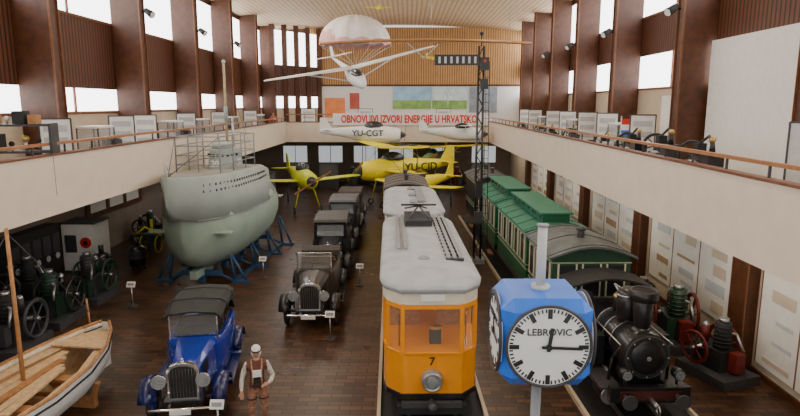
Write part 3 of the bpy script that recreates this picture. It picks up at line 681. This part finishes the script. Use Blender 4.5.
# ---------------- figures
def figure(name,loc,rz,shirt,vest,pants,hood,skin,sc=1.0,cap=1.0):
    e=bpy.data.objects.new(name,None); bpy.context.collection.objects.link(e); e.matrix_world=Matrix.Translation(loc)@Matrix.Rotation(rz,4,'Z')@Matrix.Scale(sc,4)
    V=[];Rr=[];Ed=[]
    def v(p,r,par=None):
        V.append(p);Rr.append(r)
        if par is not None: Ed.append((par,len(V)-1))
        return len(V)-1
    pel=v((0,0,.95),.15); sp=v((0,-.01,1.1),.14,pel); ch=v((0,0,1.28),.17,sp); up=v((0,.01,1.41),.12,ch); nk=v((0,0,1.5),.06,up); v((0,-.01,1.57),.055,nk)
    hands=[]
    for s in(-1,1):
        hp=v((s*.1,0,.87),.105,pel); th=v((s*.115,-.01,.68),.095,hp); kn=v((s*.125,-.02,.49),.07,th); cf=v((s*.13,.01,.34),.065,kn); an=v((s*.135,.02,.1),.048,cf); v((s*.15,-.06,.05),.048,an); v((s*.165,-.16,.045),.04,len(V)-1)
        sh=v((s*.18,.01,1.40),.08,up); ua=v((s*.25,.02,1.25),.062,sh)
        if s==1: el=v((.31,.05,1.12),.052,ua); fa=v((.27,-.08,1.06),.046,el); wr=v((.19,-.2,1.06),.032,fa); hands.append((V[wr],Vector((-.7,-.6,.1)),s))
        else: el=v((-.29,.04,1.11),.052,ua); fa=v((-.31,-.02,.98),.044,el); wr=v((-.31,-.06,.87),.032,fa); hands.append((V[wr],Vector((.05,-.25,-.95)),s))
    me=bpy.data.meshes.new('sk'); me.from_pydata(V,Ed,[]); o=bpy.data.objects.new('sk',me); bpy.context.collection.objects.link(o)
    o.modifiers.new('s','SKIN'); sd=o.modifiers.new('u','SUBSURF'); sd.levels=2; sd.render_levels=2
    for i,d in enumerate(me.skin_vertices[0].data): d.radius=(Rr[i],Rr[i]*(.78 if i in(0,1,2,3) else 1)); d.use_root=(i==0)
    bpy.context.view_layer.update()
    m2=bpy.data.meshes.new_from_object(o.evaluated_get(bpy.context.evaluated_depsgraph_get())); bpy.data.objects.remove(o)
    ms=[shirt,vest,pants,blackm,skin]
    for m in ms: m2.materials.append(m)
    for p in m2.polygons:
        c=p.center; p.use_smooth=True
        if c.z>1.51: k=4
        elif c.z<.13: k=3
        elif c.z<.93 and abs(c.x)<.24: k=2
        elif abs(c.x)<.2 and c.z>.9: k=1
        else: k=0
        p.material_index=k
    ob=bpy.data.objects.new('body',m2); bpy.context.collection.objects.link(ob); ob.parent=e
    def fin(q): 
        o=q.done(); o.parent=e; o.matrix_parent_inverse=Matrix.Identity(4); o.matrix_basis=Matrix.Identity(4)
    q=B('head'); q.sph((0,-.01,1.655),(.076,.095,.115),skin,20,14)
    q.cyl((0,-.1,1.665),(0,-.122,1.635),.008,skin,r2=.018,seg=8)
    for s in(-1,1):
        q.sph((s*.03,-.092,1.668),(.014,.01,.009),white,8,6); q.sph((s*.03,-.1,1.668),(.006,.005,.006),black,6,4); q.box((s*.03,-.098,1.69),(.034,.01,.007),blackm)
        q.sph((s*.078,0,1.65),(.012,.022,.032),skin,8,6)
    q.box((0,-.1,1.603),(.045,.01,.009),mat('lips',(.45,.12,.1),.5))
    q.sph((0,.012,1.675),(.092*cap,.105*cap,.115*cap),hood,20,12,0,R(76)); q.sph((0,.035,1.655),(.092*cap,.09*cap,.13*cap),hood,20,12,R(20),R(160))
    q.torus((0,-.02,1.72),(0,-.35,1),.088*cap,.012,blackm,20,6)
    fin(q)
    q=B('hands')
    for w,d,s in hands:
        w=Vector(w); d=d.normalized(); sd=d.cross(Vector((0,1,0)) if abs(d.z)>.5 else Vector((0,0,1))).normalized()
        nn=d.cross(sd)
        q.cyl(w-d*.02,w+d*.03,.028,skin,r2=.036); q.sph(w+d*.05,(.04,.03,.045),skin,10,8)
        for i,l in enumerate((.062,.075,.07,.055)):
            a=w+d*.075+sd*(i-1.5)*.02; c=a+d*l*.55+nn*.012; g=c+d*l*.35+nn*.03
            q.cyl(a-d*.02,c,.0095,skin,r2=.009,seg=8); q.sph(c,.009,skin,8,6); q.cyl(c,g,.009,skin,r2=.007,seg=8); q.sph(g,.007,skin,8,6)
        a=w+d*.03-sd*.03; c=a+d*.035-sd*.03+nn*.01; q.cyl(a,c,.013,skin,r2=.011,seg=8); q.cyl(c,c+d*.03,.011,skin,r2=.008,seg=8)
    fin(q)
    q=B('harness')
    for s in(-1,1): 
        q.path([(s*.09,-.128,1.02),(s*.08,-.15,1.25),(s*.1,-.1,1.43),(s*.1,.02,1.5)],.018,tan)
        q.torus((s*.115,-.01,.7),(0,0,1),.094,.014,blackm,18,6); q.torus((s*.12,-.01,.52),(0,0,1),.07,.012,tan,18,6)
    q.torus((0,0,1.0),(0,0,1),.148,.02,blackm,24,6); q.box((0,-.16,1.27),(.17,.05,.13),white); q.box((0,-.14,1.12),(.12,.05,.09),blackm)
    fin(q)
    return e
skin=mat('skin',(.5,.28,.19),.5,var=.05)
figure('mannequin',(-3.08,11.55,0),R(15),mat('shirt_white',(.62,.58,.52),.7,var=.3,scale=12),mat('vest_brown',(.13,.035,.02),.7,var=.3,scale=14),mat('pants_beige',(.30,.14,.09),.8,var=.4,scale=12),mat('cap_white',(.75,.73,.7),.6),skin,1.03,1.12)
figure('museum_visitor',(-9.6,43.4,4.38),R(50),mat('coat_red',(.45,.07,.05),.7),MC['coat_red'],blackm,mat('hair_dark',(.03,.02,.015),.7),skin)

# ---------------- display panels & exhibits
def board(x,y,z,w,h,rz,face=None):
    q=B('display_board'); face=face or white
    q.box((0,0,h/2+.75),(w,.05,h),face); 
    for s in(-1,1): q.box((s*w/2,0,h/2+.75),(.04,.07,h+.04),dgrey); q.box((s*w*.4,0,.38),(.04,.05,.76),dgrey); q.box((s*w*.4,0,.02),(.06,.45,.04),dgrey)
    q.box((0,0,h+.76),(w,.07,.04),dgrey)
    for k in range(3): q.box((0,-.03,.95+k*h*.3),(w*.75,.01,h*.16),lgrey)
    q.done((x,y,z),rz)
for y in(17.0,21,22.9,27.2,32,38.4): board(-9.95,y,4.38,.8,1.15,R(20))
for y,x in((20.4,7.9),(24.3,8),(27,8),(30.3,8),(33.2,8),(38,8),(41,8)): board(x,y,4.38,.8,1.2,R(-12))
board(7.95,12.1,4.38,.6,1.2,R(-30),lgrey)
def cabinet(x,y,z,w,d,h,m):
    q=B('display_cabinet'); q.box((0,0,.35),(w,d,.7),m); q.box((0,0,.7+(h-.7)/2),(w*.95,d*.95,h-.7),lglass); q.box((0,0,h),(w,d,.06),m)
    for k in range(4): q.sph((-w*.3+w*.2*k,0,.85),(.07,.07,.12),dgrey,8,6)
    for sx in(-1,1):
        for sy in(-1,1): q.box((sx*w*.48,sy*d*.47,.7+(h-.7)/2),(.03,.03,h-.7),dgrey)
    q.done((x,y,z))
for y in(19.3,25.5,29.0,34,40.5): cabinet(-10.0,y,4.38,.7,1.1,1.6,white)
for y in(22.6,28.6,35.2): cabinet(8,y,4.38,.7,1.2,1.6,white)
q=B('telegraph_equipment_rack'); q.T=Matrix.Scale(1.12,4)
for z in(.4,1.0,1.6): q.box((0,0,z),(1.9,.5,.05),dgrey)
for x in(-.93,.93): q.box((x,0,.82),(.05,.5,1.64),dgrey)
random.seed(8)
for z in(.43,1.03,1.63):
    x=-.9
    while x<.65:
        w=random.uniform(.14,.3); h=random.uniform(.2,.5) if z<1.5 else random.uniform(.15,.4); t=random.random()
        if t<.45: q.box((x+w/2,0,z+h/2),(w*.85,.35,h),random.choice([blackm,dgrey,woodm,blackm]))
        elif t<.7: q.cyl((x+w/2,0,z),(x+w/2,0,z+h),w*.3,random.choice([steel,dgrey,brass]))
        else: q.cyl((x+w/2,0,z),(x+w/2,0,z+h*.6),w*.12,steel); q.sph((x+w/2,0,z+h*.7),w*.28,random.choice([blackm,brass,white]),10,8)
        x+=w+.04
q.done((-10.1,15.2,4.38),R(12))
def bench_machine(x,y,z,rz,sc=1,body=black):
    q=B('workshop_machine'); q.T=Matrix.Scale(sc,4)
    q.box((0,0,.72),(1.9,.6,.06),dgrey)
    for sx in(-.85,.85):
        for sy in(-.22,.22): q.box((sx,sy,.35),(.07,.07,.7),dgrey)
    q.box((-.5,0,.98),(.5,.35,.46),body); q.cyl((-.2,0,1.05),(.5,0,1.05),.1,dgrey); q.wheel((.65,0,1.1),.35,.07,black,dgrey,6)
    q.box((.2,0,.85),(1.2,.25,.2),body); q.cyl((-.5,0,1.2),(-.5,0,1.5),.08,black,r2=.04); q.sph((-.5,0,1.52),.07,brass)
    q.box((.2,.0,1.25),(.3,.2,.3),blackm); q.cyl((.2,-.2,.95),(.2,.25,.95),.05,steel); q.path([(.2,0,1.4),(-.3,0,1.6),(-.5,0,1.3)],.03,black)
    q.done((x,y,z),rz)
for y,s_,m_ in((14.3,1.0,black),(16.5,1.05,dgrey),(18.7,1.0,black),(21.4,.85,lgrey),(25.6,.9,dgrey),(29.4,.85,black),(31.7,.85,grey),(36.6,.8,dgrey)): bench_machine(7.0,y,4.38,R(86),s_,m_)
q=B('scale_model_on_table'); q.box((0,0,.75),(1.0,2.2,.06),white)
for s in(-.9,.9): q.box((0,s,.36),(.8,.08,.72),lgrey)
for k in range(5): q.box((random.uniform(-.2,.2),-.85+.42*k,.78+(.2+.1*(k%3))/2),(.5,.25,.2+.1*(k%3)),lgrey if k%2 else tan)
q.done((8.0,9.8,4.38))
for y,c in((19.9,blackm),(24.6,dgrey),(26.4,blackm),(31,dgrey),(33,blackm),(36.9,dgrey)):
    q=B('office_machine'); q.box((0,0,.4),(.7,.6,.8),c); q.box((0,0,1.0),(.5,.4,.35),lgrey if c is dgrey else dgrey); q.cyl((-.28,0,1.22),(.28,0,1.22),.06,steel); q.box((0,-.24,.86),(.45,.15,.06),dgrey); q.done((-9.75,y-.1,4.38))
q=B('national_flag'); q.cyl((0,0,0),(0,0,1.9),.02,steel); q.box((0,0,.02),(.3,.3,.04),dgrey)
for k,c in enumerate((blue,white,red)): q.box((.16,0,1.2+.2*k+.1),(.3,.02,.2),c)
q.done((7.6,21.6,4.38))

pap=mat('poster_paper',(.74,.71,.64),.7,var=.05)
for y0,y1,z0,z1 in((11.2,14.3,.35,2.7),(15.7,21.1,.7,3.1),(22.6,28.0,.9,3.2),(29.7,35,.9,3.2),(36.7,41.8,.9,3.2)):
    q=B('wall_poster'); q.bb((8.74,y0,z0),(8.78,y1,z1),pap)
    n=max(1,int((y1-y0)/1.5))
    for k in range(n+1): q.bb((8.73,y0+(y1-y0)*k/n-.02,z0),(8.745,y0+(y1-y0)*k/n+.02,z1),brownl)
    for k in range(n):
        for j in range(4):
            yy=y0+(y1-y0)*(k+.15)/n; q.bb((8.728,yy,z0+.15+j*.52),(8.738,yy+(y1-y0)/n*random.uniform(.3,.7),z0+.15+j*.52+random.uniform(.08,.35)),random.choice([lgrey,tan,creamw,creamw]))
    q.done()
def engine(name,x,y,z,rz,m,m2,sc=1.0):
    q=B(name); q.T=Matrix.Scale(sc,4)
    q.box((0,0,.12),(1.2,1.6,.24),dgrey); q.box((0,.1,.5),(.55,.9,.6),m); q.cyl((0,-.1,.8),(0,-.1,1.5),.2,m,seg=16)
    for k in range(6): q.torus((0,-.1,.9+k*.1),(0,0,1),.21,.02,m,16,5)
    q.cyl((0,-.1,1.5),(0,-.1,1.62),.12,steel); q.cyl((-.6,.3,.75),(.6,.3,.75),.05,steel)
    q.wheel((.5,.3,.75),.55,.1,m2,m2,6); q.wheel((-.5,.3,.75),.45,.08,m2,m2,6)
    q.path([(0,-.1,1.3),(.25,-.3,1.2),(.3,-.5,.8)],.04,steel); q.box((.1,-.5,.55),(.3,.25,.5),m2)
    q.cyl((0,.45,.8),(0,.45,1.25),.1,m2); q.sph((0,.45,1.25),.1,steel)
    q.done((x,y,z),rz)
dgr=mat('machine_green',(.02,.055,.03),.4); dred=mat('machine_red',(.16,.015,.01),.45)
engine('stationary_engine',7.75,14.2,0,R(20),blackm,dred,.95); engine('stationary_engine',7.55,16.2,0,R(-8),dgr,dred,1.1)
engine('stationary_engine',7.4,18.3,0,R(0),blackm,dgrey,.85); engine('stationary_engine',7.6,23.2,0,R(0),dgrey,black,.9)
for i,(x,y) in enumerate(((-12.7,14.6),(-10.9,15.6),(-12.8,17.0),(-11.0,17.8),(-12.8,19.3),(-11.0,20.0),(-13,29.5),(-12.4,32),(-12.6,36))):
    engine('stationary_engine',x,y,0,R(0 if i%2 else 90),(dgr,blackm,dgrey)[i%3],(black,dgrey,dgr)[i%3],1.05 if i<6 else .9)
q=B('control_cabinet'); q.box((0,0,1.1),(.5,3.0,2.2),blackm)
for k in range(5): q.box((.26,-1.2+.6*k,1.5),(.02,.45,.7),dgrey); q.cyl((.26,-1.2+.6*k,1.0),(.29,-1.2+.6*k,1.0),.12,lgrey)
q.done((-13.65,21.0,0))
q=B('exhibit_kiosk'); q.box((0,0,1.0),(1.3,1.2,2.0),white); q.box((0,0,2.03),(1.4,1.3,.06),dgrey); q.cyl((.3,-.64,1.25),(.3,-.6,1.25),.22,red,seg=20); q.cyl((.3,-.66,1.25),(.3,-.64,1.25),.1,black); q.box((-.3,-.62,1.2),(.45,.03,.7),dgrey); q.box((0,0,.05),(1.4,1.3,.1),dgrey)
q.done((-13.1,23.8,0),R(0))
for p in((-11.9,22.6),(-11.1,23.9)):
    q=B('cast_iron_stove'); q.cyl((0,0,.15),(0,0,.8),.32,blackm,r2=.36,seg=18); q.sph((0,0,.8),(.36,.36,.2),black,t1=pi/2); q.cyl((0,0,.95),(0,0,1.3),.1,black)
    for a in range(3): q.cyl((.2*math.cos(a*2.1),.2*math.sin(a*2.1),.2),(.3*math.cos(a*2.1),.3*math.sin(a*2.1),0),.04,black)
    q.torus((0,0,.5),(0,0,1),.36,.03,dgrey); q.done((*p,0))
q=B('agricultural_machine'); 
for k in range(4): q.wheel((-.5+k*.35,0,.4),.4,.06,yellow if k%2 else dgr,dgr,8)
q.box((0,.2,.7),(1.4,.5,.3),dgr); q.path([(-.6,0,.7),(.2,-.5,1.3),(.7,0,.8)],.05,yellow); q.cyl((.2,.2,.8),(.2,.2,1.5),.07,yellow); q.done((-11.9,26.6,0))
q=B('notice_board'); q.bb((-13.97,25.5,1.7),(-13.9,31,3.3),brown)
for k in range(3): q.bb((-13.91,25.8+k*1.7,1.95),(-13.87,27.1+k*1.7,3.05),white)
q.done()
for y in(33.5,38,42): cabinet(-10.0,y,0,1.0,2,1.9,dgrey)
for x in(-8.6,-6.3,5.9): cabinet(x,48.3,0,1.6,.8,2.0,dgrey)
for x,m_ in((-4.4,dgr),(-2.2,blackm),(4.0,dred)): engine('aircraft_engine_display',x,48.2,0,R(10),m_,dgrey,1.1)
for x in(-7.6,-3.2,2.8): board(x,46.6,4.38,1.1,1.2,0)
for p in((-3.8,11.15),(-2.2,16.4),(-9.2,19.2),(-5.6,22.6),(-1.75,21.6)):
    q=B('info_sign'); q.cyl((0,0,0),(0,0,.7),.02,steel); q.cyl((0,0,0),(0,0,.03),.15,dgrey); q.box((0,-.02,.77),(.28,.03,.19),white,(R(-30),0,0)); q.box((0,-.045,.78),(.2,.01,.08),grey,(R(-30),0,0)); q.done((*p,0))

# ---------------- lighting
w=bpy.data.worlds.new('World'); bpy.context.scene.world=w; w.use_nodes=True
bg=w.node_tree.nodes['Background']; bg.inputs['Color'].default_value=(1,.97,.92,1); bg.inputs['Strength'].default_value=1.15
for x,en in((-11.5,20),(7.5,55)):  # added fill lights to brighten below the side galleries, no fixtures modelled
    for y in(14,22,30,38,46):
        l=bpy.data.lights.new('gallery_fill','AREA'); l.shape='RECTANGLE'; l.size=.3; l.size_y=4; l.energy=en; l.color=(1,.86,.68)
        o=bpy.data.objects.new('gallery_fill',l); bpy.context.collection.objects.link(o); o.location=(x,y,3.85)
for x in(-5.5,4):  # added overhead fill for the hall, not real ceiling fittings
    for y in(8,18,28,38):
        l=bpy.data.lights.new('ceiling_fill','AREA'); l.shape='RECTANGLE'; l.size=.6; l.size_y=4; l.energy=200; l.color=(1,.88,.70)
        o=bpy.data.objects.new('ceiling_fill',l); bpy.context.collection.objects.link(o); o.location=(x,y,12.5)
# ---------------- camera
cd=bpy.data.cameras.new('camera'); cam=bpy.data.objects.new('camera',cd); bpy.context.collection.objects.link(cam)
cd.sensor_width=36; cd.lens=27; cam.location=(0,0,6.7); cam.rotation_euler=(R(90-9.83),0,R(.67)); cd.clip_end=200
bpy.context.scene.camera=cam
